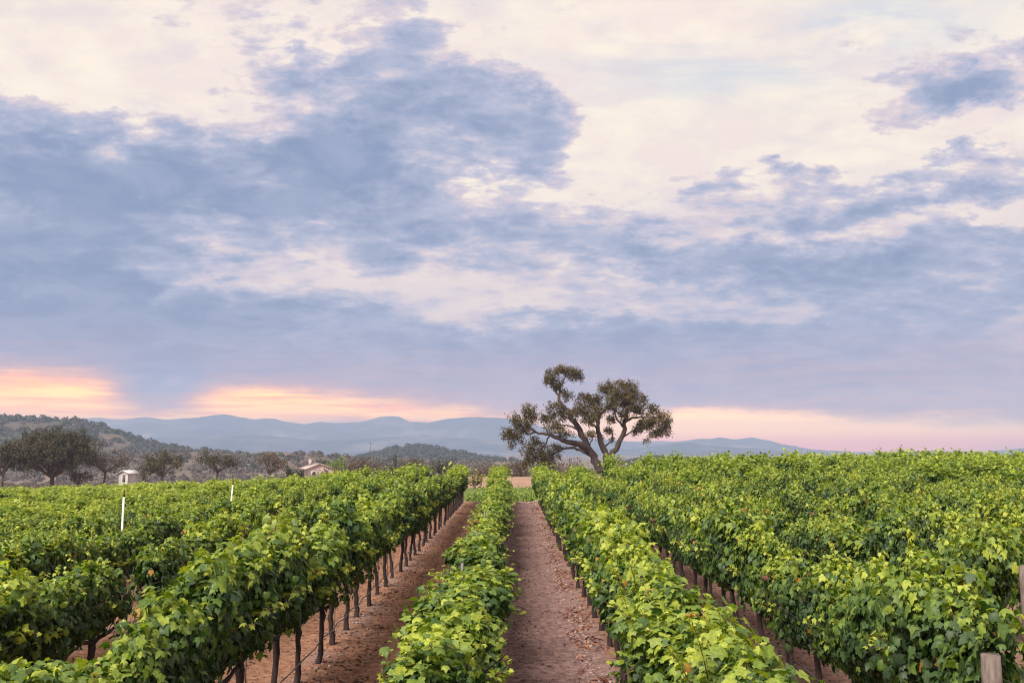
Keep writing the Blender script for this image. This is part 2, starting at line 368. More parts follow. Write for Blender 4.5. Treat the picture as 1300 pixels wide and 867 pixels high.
# ------------------------------------------------------------------ far ridges
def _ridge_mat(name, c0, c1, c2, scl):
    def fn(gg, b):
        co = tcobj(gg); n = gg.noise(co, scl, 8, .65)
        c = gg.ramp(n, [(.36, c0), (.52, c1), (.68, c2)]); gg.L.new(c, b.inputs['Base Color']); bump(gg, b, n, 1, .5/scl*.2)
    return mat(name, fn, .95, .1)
M_mount = _ridge_mat('haze_blue_forested_mountain', (.020, .034, .060), (.055, .070, .10), (.17, .15, .15), .0022)  # forest tones shifted to blue, part of the distance haze put into colour
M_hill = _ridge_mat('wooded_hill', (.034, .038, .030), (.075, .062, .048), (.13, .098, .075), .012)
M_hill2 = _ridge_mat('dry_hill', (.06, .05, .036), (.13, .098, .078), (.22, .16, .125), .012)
def ridge(name, D, depth, prof, m, base=-40, rough=.16, n=260, fr=1.0, seed=5):
    """a ridge whose crest stands at distance D with true height; slopes fall in front and behind"""
    px = np.array([p[0] for p in prof], float); cz = np.array([P(p[0], p[1], D)[2] for p in prof]); cx = np.array([P(p[0], p[1], D)[0] for p in prof])
    X_ = np.linspace(cx[0], cx[-1], n); Zc = np.interp(X_, cx, cz)
    Zc = Zc+(cx[-1]-cx[0])*.0011*fbm(X_/(depth*.12), X_*0+seed, seed, 4)
    vs = np.concatenate([np.linspace(-1, 0, 30), np.linspace(0, 1, 16)[1:]])
    GXX, GV = np.meshgrid(X_, vs)
    Yy = D+GV*depth*fr
    sl = np.where(GV < 0, (1+GV)**1.25, 1-GV)
    Zz = base+(Zc[None, :]-base)*sl
    amp = (Zc[None, :]-base)*rough*4*np.sin(np.clip(np.abs(GV), 0, 1)*math.pi)
    Zz = Zz+amp*(np.abs(fbm(GXX/(depth*.32), Yy/(depth*.5), seed, 5))*-1.2+.2)
    V = np.stack([GXX, Yy, Zz], -1).reshape(-1, 3); mm = len(vs)
    i = np.arange(mm-1)[:, None]*n+np.arange(n-1)[None, :]
    Q = np.stack([i, i+1, i+n+1, i+n], -1).reshape(-1, 4)
    o = new_obj(name, mesh_np(name, V, Q, m, smooth=True)); tag(o, kind='structure')
    return lambda x, t: (np.interp(x, X_, Zc)-base)*(1-t)**1.25+base
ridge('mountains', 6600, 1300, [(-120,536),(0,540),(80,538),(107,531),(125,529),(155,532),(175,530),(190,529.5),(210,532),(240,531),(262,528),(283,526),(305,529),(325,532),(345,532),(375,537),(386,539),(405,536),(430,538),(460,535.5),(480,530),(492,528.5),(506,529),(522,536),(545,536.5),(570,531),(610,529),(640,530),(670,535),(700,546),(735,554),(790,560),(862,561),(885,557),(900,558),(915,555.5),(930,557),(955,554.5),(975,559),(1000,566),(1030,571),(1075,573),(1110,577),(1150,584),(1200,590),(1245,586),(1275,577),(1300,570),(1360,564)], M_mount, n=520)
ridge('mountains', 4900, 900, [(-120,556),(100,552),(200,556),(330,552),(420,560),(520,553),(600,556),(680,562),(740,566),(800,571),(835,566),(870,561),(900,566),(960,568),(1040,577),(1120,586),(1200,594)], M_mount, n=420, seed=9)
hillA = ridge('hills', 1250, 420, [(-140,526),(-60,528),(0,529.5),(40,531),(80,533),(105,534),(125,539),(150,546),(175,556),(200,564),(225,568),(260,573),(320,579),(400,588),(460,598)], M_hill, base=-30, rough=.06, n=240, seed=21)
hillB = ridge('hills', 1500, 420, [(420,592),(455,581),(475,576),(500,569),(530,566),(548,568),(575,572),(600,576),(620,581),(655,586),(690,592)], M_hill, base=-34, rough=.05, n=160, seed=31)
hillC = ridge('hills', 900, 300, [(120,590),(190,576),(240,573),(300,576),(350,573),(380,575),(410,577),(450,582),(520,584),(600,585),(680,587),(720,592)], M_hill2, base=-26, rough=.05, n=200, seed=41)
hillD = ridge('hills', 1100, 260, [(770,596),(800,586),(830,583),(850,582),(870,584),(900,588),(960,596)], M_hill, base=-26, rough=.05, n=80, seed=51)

# ------------------------------------------------------------------ foliage helpers
def frames(n_, t_):
    n_ = n_/(np.linalg.norm(n_, axis=1)[:, None]+1e-9)
    t_ = t_-n_*(t_*n_).sum(1)[:, None]; t_ = t_/(np.linalg.norm(t_, axis=1)[:, None]+1e-9)
    return np.cross(t_, n_), t_, n_
LEAF = np.array([(0, .30, .05), (0, 0, 0), (.20, -.13, -.02), (.46, .02, -.07), (.38, .20, -.01), (.53, .48, -.09), (.27, .55, 0), (.17, .78, -.04),
                 (0, 1.02, -.12), (-.17, .78, -.04), (-.27, .55, 0), (-.53, .48, -.09), (-.38, .20, -.01), (-.46, .02, -.07), (-.20, -.13, -.02)])
LEAF[:, 1] -= .35
LEAF_F = np.array([(0, j, j+1 if j < 14 else 1) for j in range(1, 15)])[:, [0, 2, 1]]
MID = np.array([(0, -.45, .0), (.5, 0, -.12), (0, .6, 0.06), (-.5, 0, -.12)]); MID_F = np.array([(0, 1, 2), (0, 2, 3)])
def leaves(pos, nrm, tip, size, shape=LEAF, faces=LEAF_F, curl=None):
    a, t, n_ = frames(nrm, tip)
    n = len(pos); S = np.repeat(shape[None], n, 0).copy()
    if curl is not None: S[:, :, 2] += curl[:, None]*(S[:, :, 0]**2+.6*S[:, :, 1]**2)
    S = S*size[:, None, None]
    V = pos[:, None]+S[..., 0:1]*a[:, None]+S[..., 1:2]*t[:, None]+S[..., 2:3]*n_[:, None]
    k = shape.shape[0]
    return V.reshape(-1, 3), (faces[None]+np.arange(n)[:, None, None]*k).reshape(-1, 3), k
def vine_points(r, n, hscale=1.0, thin=1.0):
    """leaf positions, outward vectors and age for one vine's stretch of hedge (row runs along local y)"""
    nb = 15
    bc = np.stack([r.uniform(-.25, .25, nb), r.uniform(-.68, .68, nb), r.uniform(1.12, 1.80, nb)], 1)
    bc[:, 2] = np.where(r.random(nb) < .35, r.uniform(1.6, 1.9, nb), bc[:, 2]); br = r.uniform(.15, .29, nb)
    n1 = int(n*.62); k = r.integers(0, nb, n1); dd = r.normal(size=(n1, 3)); dd /= np.linalg.norm(dd, axis=1)[:, None]
    pa = bc[k]+dd*(br[k]*r.uniform(.6, 1.08, n1))[:, None]; na = dd*.7
    n2 = n-n1; th = r.uniform(0, 2*math.pi, n2); rr = r.uniform(.35, 1.0, n2)**.6
    yb = r.uniform(-.72, .72, n2)
    pb = np.stack([np.cos(th)*.29*rr, yb, 1.43+np.sin(th)*.47*rr], 1); nb_ = np.stack([np.cos(th), yb*0, np.sin(th)], 1)
    p = np.vstack([pa, pb]); nn = np.vstack([na, nb_])
    out = np.stack([p[:, 0]*1.6, p[:, 1]*0, (p[:, 2]-1.35)*1.1], 1)
    nn = nn+out*1.0
    return p, nn
def vine_leaf_mesh(name, seed, n):
    r = np.random.default_rng(seed)
    p, nn = vine_points(r, n)
    p = p[p[:, 2] > .72+.12*np.sin(p[:, 1]*5+seed)] if True else p
    nn = nn[:len(p)] if len(nn) != len(p) else nn
    p, nn = vine_points(np.random.default_rng(seed), n); keep = p[:, 2] > .80+.1*np.sin(p[:, 1]*5+seed); p, nn = p[keep], nn[keep]
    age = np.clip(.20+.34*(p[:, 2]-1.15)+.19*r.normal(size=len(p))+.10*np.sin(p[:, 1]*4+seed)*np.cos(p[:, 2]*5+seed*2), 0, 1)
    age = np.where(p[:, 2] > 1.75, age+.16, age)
    size = .048+.062*r.random(len(p))**1.2
    # shoots that stand up or arch out of the hedge
    P2, N2, A2, S2 = [], [], [], []; canes = MB()
    for s in range(r.integers(9, 13)):
        b = np.array([r.uniform(-.25, .25), r.uniform(-.62, .62), 1.60]); ln = r.uniform(.2, .5)+.35*r.random()**4; out = np.array([r.normal()*.35, r.normal()*.3, 1.0]); out /= np.linalg.norm(out)
        if s % 3 == 0: b[2] = 1.4; b[0] = .3*np.sign(r.normal()); out = np.array([np.sign(b[0])*.9, r.normal()*.4, .5]); out /= np.linalg.norm(out); ln = min(ln, .5)*.42
        m = 7; tt = np.linspace(0, 1, m); bend = np.array([out[0], out[1], -.35])*.22
        pts = b+out*(tt*ln)[:, None]+bend*(tt**2)[:, None]*ln*2
        canes.tube(pts, np.linspace(.006, .002, m), 4)
        nl = max(9, int(ln*38)); q = r.uniform(.1, 1, nl); cp_ = b+out*(q*ln)[:, None]+bend*(q**2)[:, None]*ln*2
        of = r.normal(size=(nl, 3)); of /= np.linalg.norm(of, axis=1)[:, None]
        P2.append(cp_+of*(.035+.045*(1-q))[:, None]); N2.append(of*.8+np.array([0, 0, .9])); A2.append(.60+.36*q+.08*r.normal(size=nl)); S2.append(.088-.046*q)
    p = np.vstack([p]+P2); nn = np.vstack([nn]+N2); age = np.clip(np.concatenate([age]+A2), 0, 1); size = np.concatenate([size]+S2)
    n_ = len(p)
    nrm = nn/(np.linalg.norm(nn, axis=1)[:, None]+1e-6)+np.array([0, 0, .35])+r.normal(size=(n_, 3))*.58
    tip = np.array([0, 0, -1.0])+r.normal(size=(n_, 3))*.45+nn*.3
    V, F_, k = leaves(p, nrm, tip, size, curl=r.uniform(-1.3, .7, n_))
    odd = (r.random(n_) < .006).astype(float)
    cv = np.concatenate(canes.v); cq = np.concatenate(canes.q); ct = np.vstack([cq[:, [0, 1, 2]], cq[:, [0, 2, 3]]])+len(V)
    return mesh_np(name, np.vstack([V, cv]), np.vstack([F_, ct]), [M_vine, M_cane], {'age': np.concatenate([np.repeat(age, k), np.zeros(len(cv))]), 'odd': np.concatenate([np.repeat(odd, k), np.zeros(len(cv))])}, np.concatenate([np.zeros(len(F_)), np.ones(len(ct))]))
def vine_trunk_mesh(seed):
    r = np.random.default_rng(seed+500); mb = MB(); m = 10; z = np.linspace(-.05, .98, m)
    px = np.cumsum(r.normal(size=m)*.012); py = np.cumsum(r.normal(size=m)*.016); px -= px[0]; py -= py[0]
    rad = np.interp(z, [-.05, .05, .5, .98], [.055, .042, .034, .040])*r.uniform(.85, 1.2)
    mb.tube(np.stack([px, py, z], 1), rad, 8, lump=.16, rg=r)
    for s in (-1, 1):
        q = np.linspace(0, 1, 7)
        mb.tube(np.stack([px[-1]+np.cumsum(r.normal(size=7)*.008), py[-1]+s*q*.62, .95+.10*np.sin(q*1.6)+np.cumsum(r.normal(size=7)*.006)], 1), np.linspace(.030, .016, 7), 6, lump=.14, rg=r)
        for c in range(4):
            y0 = py[-1]+s*(.1+.15*c); e = np.array([r.normal()*.2, y0+r.normal()*.1, 1.55])
            mb.tube([(px[-1], y0, 1.03), ((px[-1]+e[0])*.5+r.normal()*.03, (y0+e[1])/2, 1.28), e], [.007, .006, .004], 4)
    return mb.mesh('trunk', M_vbark, smooth=True)

# ------------------------------------------------------------------ grapevines
NVAR = 12
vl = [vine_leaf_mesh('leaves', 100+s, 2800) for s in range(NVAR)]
vt = [vine_trunk_mesh(s) for s in range(6)]
stk = MB(); stk.tube([(0, .09, -.1), (0.005, .09, 1.15)], .006, 5); stake_me = stk.mesh('stake', M_steel)
def ordn(n):
    w_ = ['', 'first', 'second', 'third', 'fourth', 'fifth', 'sixth', 'seventh', 'eighth', 'ninth', 'tenth', 'eleventh', 'twelfth', 'thirteenth', 'fourteenth', 'fifteenth', 'sixteenth', 'seventeenth', 'eighteenth', 'nineteenth', 'twentieth']
    if n <= 20: return w_[n]
    return '%d%s' % (n, {1: 'st', 2: 'nd', 3: 'rd'}.get(n % 10, 'th'))
def rowname(k):
    return 'row just left of the middle path' if k == 0 else 'row just right of the middle path' if k == 1 else \
        '%s row left of the middle path' % ordn(1-k) if k < 0 else '%s row right of the middle path' % ordn(k)
cand = []; far = []
for k, x in ROWS.items():
    y = field_start(k)+(.4*((k*7) % 5)/5 if k < 2 else .55)
    yend = float(field_end(np.array(x)))
    while y < yend:
        vis = abs(x) < .62*y+2.2
        gap = (k == -2 and 11.9 < y < 13.2)
        if vis and not gap: cand.append((math.hypot(x, y), k, x, y))
        elif gap: cand.append((math.hypot(x, y), k, x, y, True))
        y += DV
cand.sort(key=lambda c: c[0])
infr = lambda c: (lambda q: -40 < q[0] < 1340 and q[1] < 930)(proj(c[2], c[3], 2.0))
near, n_in = [], 0
for c in cand:
    if n_in < 298:
        near.append(c); n_in += infr(c)
    else: far.append(c)
cnt = {}
near.sort(key=lambda c: (c[1], c[3]))
vr = random.Random(3)
for c in near:
    d, k, x, y = c[:4]
    thin = len(c) > 4
    cnt[k] = cnt.get(k, 0)+(1 if infr(c) else 0)
    z = float(terr(x, y))+.05
    v = empty('grapevine', (x+vr.uniform(-.04, .04), y, z))
    lab = '%s grapevine from the front in the %s' % (ordn(max(cnt[k], 1)), rowname(k)) if infr(c) else 'grapevine in the %s, %d metres out' % (rowname(k), round(y))
    if thin: lab = 'young stunted grapevine in the gap of the third row left of the middle path'
    tag(v, lab, 'grapevine', 'grapevines trained in hedge rows')
    s = vr.randrange(NVAR); me = vl[s]
    sc_ = (vr.uniform(.86, 1.2), vr.choice((-1, 1)), vr.uniform(.94, 1.14))
    
    hz_ = 0
    if thin: sc_ = (.4, .3, .42)
    if k >= 1: sc_ = (sc_[0]*(1.12 if k == 1 else 1.0), sc_[1], sc_[2]*1.24); hz_ = -.43
    if k == 0: sc_ = (sc_[0]*1.24, sc_[1], sc_[2]*(.84+.16*float(ss((y-22)/30))))
    if k == 1: sc_ = (sc_[0]*1.03, sc_[1], sc_[2]*(.90+.13*float(ss((y-7)/8))))
    vig = 1+.22*float(vnoise(np.array([y/2.3]), np.array([k*7.7]), 5)[0])
    sc_ = (sc_[0]*(2*vig-1 if vig < 1 else vig), sc_[1], sc_[2]*(1+(vig-1)*.8))
    if k == -1: sc_ = (sc_[0]*1.15, sc_[1], sc_[2]*1.16); hz_ = -.16
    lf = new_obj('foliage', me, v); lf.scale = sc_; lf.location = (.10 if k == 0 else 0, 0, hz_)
    tr = new_obj('trunk', vt[vr.randrange(6)], v); tr.rotation_euler = (vr.uniform(-.04, .04), vr.uniform(-.04, .04), vr.choice((0, math.pi)))
    tr.scale = (.8, .8, .8) if thin else (1.15, 1.15, 1.0)
    if d < 24: new_obj('stake', stake_me, v)

# the rest of the hedges, farther than the 300 nearest plants
Vs, Fs, As, Ms, off = [], [], [], [], 0
chunks = {}
def far_chunk(n, sz, seed):
    r = np.random.default_rng(900+seed); p, nn = vine_points(r, n)
    ns = int(n*.16); q = np.stack([r.normal(size=ns)*.22, r.uniform(-.65, .65, ns), 1.86+np.abs(r.normal(size=ns))*.16], 1)
    p = np.vstack([p, q]); nn = np.vstack([nn, np.tile([0, 0, 1.], (ns, 1))]); n_ = len(p)
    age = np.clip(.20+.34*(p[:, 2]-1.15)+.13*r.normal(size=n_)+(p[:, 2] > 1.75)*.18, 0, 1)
    nrm = nn/(np.linalg.norm(nn, axis=1)[:, None]+1e-6)+np.array([0, 0, .35])+r.normal(size=(n_, 3))*.42
    V, F_, kk = leaves(p, nrm, np.array([0, 0, -1.])+r.normal(size=(n_, 3))*.5, r.uniform(.8, 1.2, n_)*sz, MID, MID_F)
    return V, F_, np.repeat(age, kk)
for c in far:
    d, k, x, y = c[:4]
    lod = 0 if d < 62 else 1 if d < 95 else 2
    s = vr.randrange(8)
    if (lod, s) not in chunks: chunks[(lod, s)] = far_chunk((560, 300, 170)[lod], (.15, .21, .28)[lod], s+10*lod)
    V, F_, A = chunks[(lod, s)]
    vig = 1+.24*float(vnoise(np.array([y/2.6]), np.array([k*7.7]), 5)[0]); V = V*np.array([vr.uniform(.9, 1.12)*vig, vr.choice((-1, 1)), vig]); V[:, 2] = V[:, 2]*vr.uniform(.92, 1.2)*(1.12 if k >= 1 else 1)-(.28 if k >= 1 else 0)
    Vs.append(V+np.array([x, y, float(terr(x, y))])); Fs.append(F_+off); As.append(np.clip(A+vr.uniform(-.08, .08)+(.06 if k < -4 else 0), 0, 1)); off += len(V)
    if d < 75:
        mb = MB(); mb.tube([(x, y, float(terr(x, y))-.05), (x+.03, y+.02, float(terr(x, y))+1.0)], [.05, .035], 5, cap=False)
        Vt = mb.v[0]; qt = mb.q[0]; ft = np.vstack([qt[:, [0, 1, 2]], qt[:, [0, 2, 3]]])+off
        Vs.append(Vt); Fs.append(ft); As.append(np.zeros(len(Vt))); off += len(Vt); Ms.append((len(Fs)-1))
mi = np.concatenate([np.full(len(f), 1 if j in set(Ms) else 0) for j, f in enumerate(Fs)]) if len(Fs) < 200 else None
if mi is None:
    ms = set(Ms); mi = np.concatenate([np.full(len(f), 1 if j in ms else 0) for j, f in enumerate(Fs)])
A = np.concatenate(As)
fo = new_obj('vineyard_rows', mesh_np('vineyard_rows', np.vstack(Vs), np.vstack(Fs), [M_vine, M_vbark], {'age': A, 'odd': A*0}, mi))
tag(fo, 'distant hedged vine rows filling the rest of the vineyard', 'vineyard', kind='stuff')

# ------------------------------------------------------------------ trellis: posts, wires, hoses
post_me = MB(); post_me.tube([(0, 0, -.2), (0, 0, 1.0), (.01, 0, 1.86)], [.03, .03, .028], 6); post_me = post_me.mesh('pole', M_steel)
arm_me = MB(); arm_me.box((0, 0, 1.60), (.78, .045, .07)); arm_me = arm_me.mesh('crossarm', M_rust)
for k in (0, 2, 4):
    x = ROWS[k]; y = 7.7+(.6*k if k else 0) % 5.2 if k < 2 else field_start(k)+5.6; n = 0
    while y < 50 and (k > -2 or y < 26) and (k < 2 or y < 30):
        z = float(terr(x, y)); q = proj(x, y, z+1.6)
        if 0 < q[0] < 1300 and q[1] < 880:
            n += 1; o = empty('trellis_post', (x, y, z)); new_obj('pole', post_me, o); new_obj('crossarm', arm_me, o)
            tag(o, '%s rusty armed post from the front, %s' % (ordn(n), rowname(k)), 'trellis post', 'trellis posts along the vine rows')
        y += 5.2
def wood_post(x, y, h, r0, label):
    mb = MB(); z = float(terr(x, y)); m = 9; zz_ = np.linspace(-.2, h, m); r_ = np.random.default_rng(int(abs(x)*100))
    mb.tube(np.stack([r_.normal(size=m)*.002, r_.normal(size=m)*.002, zz_], 1), np.append(np.full(m-1, r0), r0*.93), 14, lump=.025, rg=r_)
    o = new_obj('end_post', mb.mesh('end_post', M_post, True)); o.location = (x, y, z); tag(o, label, 'wooden post', 'round wooden end posts of the vine rows'); return o
def on_ray(px, py, z):
    d = pdir(px, py); t = (z-CAMZ)/d[2]; return d[0]*t, d[1]*t
wood_post(*on_ray(1257, 822, 1.88), 1.83, .078, 'thick round weathered wooden end post closing the second row right of the path')
wood_post(*on_ray(1301, 708, 2.1), 2.0, .085, 'grey wooden end post cut by the right frame edge behind the nearest end post')
wood_post(-7.15, 12.0, 1.9, .05, 'pale slim wooden post at the left frame edge between two vine rows')
for (px, py, Y_, h, lab) in ((1264, 594, 46, 2.2, 'small weathered post just clear of the leaves near the right end of the skyline'), (1292, 594, 42, 2.2, 'small grey post at the right frame edge near the skyline leaves'),
                        (1091, 606, 46, 1.95, 'small grey post with dark crossbar showing in the leaves right of centre'), (521, 617, 46, 2.15, 'pale slim post between the left rows near their far end')):
    p = P(px, py, Y_); z = float(terr(p[0], p[1])); mb = MB(); hh = p[2]-z
    mb.tube([(0, 0, -.2), (0, 0, hh*.5), (0.01, 0, hh)], .05, 8)
    o = empty('row_post', (p[0], p[1], z)); build(mb, 'pole', M_post, o)
    if px == 1091: mb = MB(); mb.box((-.15, 0, hh-.12), (.9, .06, .08)); build(mb, 'crossarm', M_rust, o)
    tag(o, lab, 'post', 'posts standing in the far vine rows')
# two tall white marker poles
for (px, py0, py1, Y_, lab) in ((155, 622, 672, 20.5, 'tall white pole with brown tip rising from the left vines, the left and nearer one'), (290, 609, 648, 29, 'slightly leaning tall white pole with brown tip, the right and farther one')):
    a = P(px, py1, Y_); b = P(px, py0, Y_); z = float(terr(a[0], a[1])); o = empty('marker_pole', (a[0], a[1], z))
    ln = .07 if px == 290 else 0.0; hh = b[2]-z
    mb = MB(); mb.tube([(0, 0, -.2), (ln*.5, 0, hh*.5), (ln*1.6, 0, hh-.16)], .023, 10); build(mb, 'pole', M_white, o, True)
    mb = MB(); mb.tube([(ln*1.6, 0, hh-.16), (ln*1.75, 0, hh)], [.022, .018], 8); build(mb, 'tip', M_rust, o)
    tag(o, lab, 'pole', 'white poles in the left vines')
# wires and drip hoses
for k in (-2, -1, 0, 1, 2, 3):
    x = ROWS[k]; y0 = 3.0 if k < 2 else field_start(k); y1 = 57
    yy = np.arange(y0, y1, .65); zb = terr(np.full_like(yy, x), yy)
    mb = MB(); r_ = np.random.default_rng(k+40)
    mb.tube(np.stack([x+.05+.012*r_.normal(size=len(yy)), yy, zb+.43-.05*np.abs(np.sin((yy-y0)/DV*math.pi))+.008*r_.normal(size=len(yy))], 1), .011, 6)
    tag(build(mb, 'drip_hose', M_hose, smooth=True), 'black drip irrigation hose strung low along the %s' % rowname(k), 'hose', 'drip hoses under the vine rows')
    o = empty('trellis_wire', (x, y0, float(terr(x, y0))))
    for (dx_, zz_) in ((0, .98), (-.2, 1.5), (.2, 1.5)):
        mb = MB(); mb.tube(np.stack([np.full_like(yy, dx_), yy-y0, zb-zb[0]+zz_-.01*np.sin((yy-y0)/5.2*math.pi)**2], 1), .003, 4); build(mb, 'wire', M_steel, o)
    tag(o, 'thin steel trellis wires running through the %s' % rowname(k), 'wire', 'trellis wires of the vine rows')
mb = MB(); mb.tube([(4.1, 7.3, .05), (4.9, 7.9, .02), (6.2, 9.0, .015), (7.6, 10.3, .02)], .016, 6)
tag(build(mb, 'irrigation_pipe', M_hose, smooth=True), 'black irrigation pipe lying on bare soil beside the thick end post', 'pipe')

# ------------------------------------------------------------------ stones, clods, fallen leaves
ico = np.array([(0, 0, 1), (.89, 0, .45), (.28, .85, .45), (-.72, .53, .45), (-.72, -.53, .45), (.28, -.85, .45), (.72, .53, -.45), (-.28, .85, -.45), (-.89, 0, -.45), (-.28, -.85, -.45), (.72, -.53, -.45), (0, 0, -1)])
ico_f = np.array([(0,1,2),(0,2,3),(0,3,4),(0,4,5),(0,5,1),(1,6,2),(2,7,3),(3,8,4),(4,9,5),(5,10,1),(6,7,2),(7,8,3),(8,9,4),(9,10,5),(10,6,1),(11,7,6),(11,8,7),(11,9,8),(11,10,9),(11,6,10)])
def pebbles(name, n, xy, size, m, label, cat, seed):
    r = np.random.default_rng(seed); x, y = xy(r, n); s = size(r, n)
    Vv = ico[None]*(s[:, None, None]*r.uniform(.6, 1.25, (n, 12, 1)))*np.stack([r.uniform(.8, 1.4, n), r.uniform(.8, 1.4, n), r.uniform(.4, .8, n)], 1)[:, None]
    Vv = Vv+np.stack([x, y, terr(x, y)+micro(x, y)+s*.25], 1)[:, None]
    Ff = (ico_f[None]+np.arange(n)[:, None, None]*12).reshape(-1, 3)
    tag(new_obj(name, mesh_np(name, Vv.reshape(-1, 3), Ff, m)), label, cat, kind='stuff')
pebbles('soil_clods', 42000, lambda r, n: (r.uniform(-6, 6, n), 6+r.random(n)**1.6*45), lambda r, n: .005+.026*r.random(n)**4, M_clod, 'crumbly brown soil clods scattered over the dirt between rows', 'soil', 61)
def edge_xy(r, n):
    s = r.random(n); x = np.where(s < .55, 1.32+r.normal(size=n)*.12, np.where(s < .75, -.30+r.normal(size=n)*.12, ROWS[-1]+.2+r.normal(size=n)*.25)); return x, 5+r.random(n)**1.4*50
pebbles('stones', 3200, edge_xy, lambda r, n: .010+.03*r.random(n)**2.5, M_stone, 'small pale pinkish stones lining the foot of the vine rows', 'stones', 62)
pebbles('stones', 240, lambda r, n: (r.uniform(-2.5, 5, n), 57.6+r.normal(size=n)*.35), lambda r, n: .05+.08*r.random(n), M_stone, 'line of pale rocks across the far end of the middle path', 'stones', 63)
n = 5200; r = np.random.default_rng(64); s = r.random(n)
lx = np.where(s < .6, 1.38+r.normal(size=n)*.15, np.where(s < .85, ROWS[-1]+.35+r.normal(size=n)*.4, -.2+r.normal(size=n)*.3)); ly = 5+r.random(n)**1.5*50
clus = fbm(lx*1.2, ly*1.2, 70, 3); kq = clus > -.08; lx, ly = lx[kq], ly[kq]; n = len(lx)
pp = np.stack([lx, ly, terr(lx, ly)+micro(lx, ly)+.012], 1)
V, F_, kk = leaves(pp, np.array([0, 0, 1.])+r.normal(size=(n, 3))*.35, r.normal(size=(n, 3)), r.uniform(.035, .085, n), curl=r.uniform(-.6, .9, n))
tag(new_obj('fallen_leaves', mesh_np('fallen_leaves', V, F_, M_litter, {'age': np.repeat(r.random(n), kk)})), 'dry reddish brown fallen leaves along the foot of the vine rows', 'fallen leaves', kind='stuff')

# ------------------------------------------------------------------ trees
def clump_leaves(clumps, dens, lsize, r, shell=.55):
    """clumps: (centre(3), radii(3), density factor); returns leaf mesh arrays"""
    Pp, Nn = [], []
    for c, rad, df in clumps:
        rad = np.asarray(rad, float); n = int(9*dens*df*(rad[0]*rad[2])/(lsize**2))
        # each clump is itself made of small tufts so the outline is ragged and gaps show
        nt_ = max(5, int(n/22)); u = r.normal(size=(nt_, 3)); u /= np.linalg.norm(u, axis=1)[:, None]
        tuft = u*(r.uniform(shell*.4, 1.18, nt_)[:, None])
        k = r.integers(0, nt_, n); o = r.normal(size=(n, 3))*lsize*1.25
        Pp.append(np.asarray(c)+tuft[k]*rad+o); Nn.append(tuft[k]+r.normal(size=(n, 3))*.6+np.array([0, 0, .4]))
    p = np.vstack(Pp); nn = np.vstack(Nn); n = len(p)
    age = np.clip(.5+.22*r.normal(size=n), 0, 1)
    V, F_, kk = leaves(p, nn, r.normal(size=(n, 3)), lsize*r.uniform(.7, 1.3, n), MID, MID_F)
    return V, F_, np.repeat(age, kk)
def wander(a, b, m, amp, r):
    a = np.asarray(a, float); b = np.asarray(b, float); t = np.linspace(0, 1, m)[:, None]
    o = np.cumsum(r.normal(size=(m, 3)), 0)*amp; o = o-o[0]-(o[-1]-o[0])*t
    return a+(b-a)*t+o
# --- the big old oak: limb paths and crown clumps where they stand in space
YO = 130.0; oz = float(terr(9.5, YO))
def OP(cx, cy, dy=0.0): return P(600+cx/4.333, 440+cy/4.333, YO+dy)
r = np.random.default_rng(12)
mb = MB()
def limb(pts, r0, r1, dys=None, seg=9):
    pts = [OP(p[0], p[1], p[2] if len(p) > 2 else 0) for p in pts]
    # resample with a little kink
    P_ = []; 
    for a, b in zip(pts[:-1], pts[1:]):
        for t in (0, .33, .66): P_.append(a+(b-a)*t+r.normal(size=3)*.07*(t > 0))
    P_.append(pts[-1]); mb.tube(P_, np.linspace(r0*.88, r1*.8, len(P_)), seg, lump=.12, rg=r); return pts[-1]
limb([(705,690,0),(685,640,0),(655,590,0),(622,530,0),(590,460,-.5),(545,400,-1),(520,345,-1)], .78, .40)
limb([(545,405,-1),(520,345,-1),(490,320,-.8),(475,280,-.5),(458,240,0),(435,205,0)], .42, .14)
limb([(475,280,-.5),(482,235,0),(500,180,0.5),(520,140,.6)], .20, .06)
limb([(435,205,0),(420,185,.4),(440,150,.5)], .13, .04)
limb([(645,575,0),(590,538,-1.5),(540,527,-2.5),(490,515,-3),(440,492,-3),(400,480,-3),(350,470,-3),(310,440,-3.4)], .55, .14)
limb([(350,470,-3),(300,480,-3),(250,450,-3),(225,480,-3.4)], .16, .05)
limb([(310,440,-3.4),(290,400,-3.4),(285,365,-3.5)], .12, .04)
limb([(640,590,0),(600,568,1.5),(560,555,2.8),(500,560,4),(440,590,5),(400,620,5)], .34, .10)
limb([(500,560,4),(440,545,4.5),(370,560,5),(310,570,5)], .16, .05)
limb([(420,485,-3),(410,520,-1),(380,560,2),(360,600,3)], .14, .05)
limb([(490,515,-3),(470,460,-2),(440,410,-1.5),(430,380,-1)], .16, .05)
limb([(590,460,-.5),(550,440,-2),(500,430,-3),(460,440,-3)], .17, .05)
limb([(545,400,-1),(480,370,-2),(450,340,-2)], .15, .05)
limb([(735,700,0),(740,640,0),(735,590,0),(705,530,0),(690,470,0),(690,420,0),(700,380,.5),(735,340,1)], .66, .20)
limb([(690,420,0),(660,370,.5),(630,330,1),(610,300,1)], .22, .07)
limb([(690,450,0),(655,430,-1),(620,400,-2),(600,360,-2)], .18, .05)
limb([(735,340,1),(745,300,1),(740,250,1)], .18, .05)
limb([(735,340,1),(780,300,2),(810,250,2),(825,215,2)], .18, .05)
limb([(735,610,0),(790,565,-.5),(820,500,-1),(838,450,-1),(832,420,-1),(850,370,-1),(870,310,-1),(890,260,-1)], .52, .12)
limb([(838,450,-1),(800,410,-2.5),(780,360,-3),(770,300,-3)], .22, .06)
limb([(832,420,-1),(880,390,-1),(930,385,-1.5),(980,385,-2),(1040,400,-2)], .26, .06)
limb([(930,385,-1.5),(960,430,-1),(990,460,-1),(1030,470,-1)], .12, .04)
limb([(930,385,-1.5),(950,340,1),(990,330,2)], .12, .04)
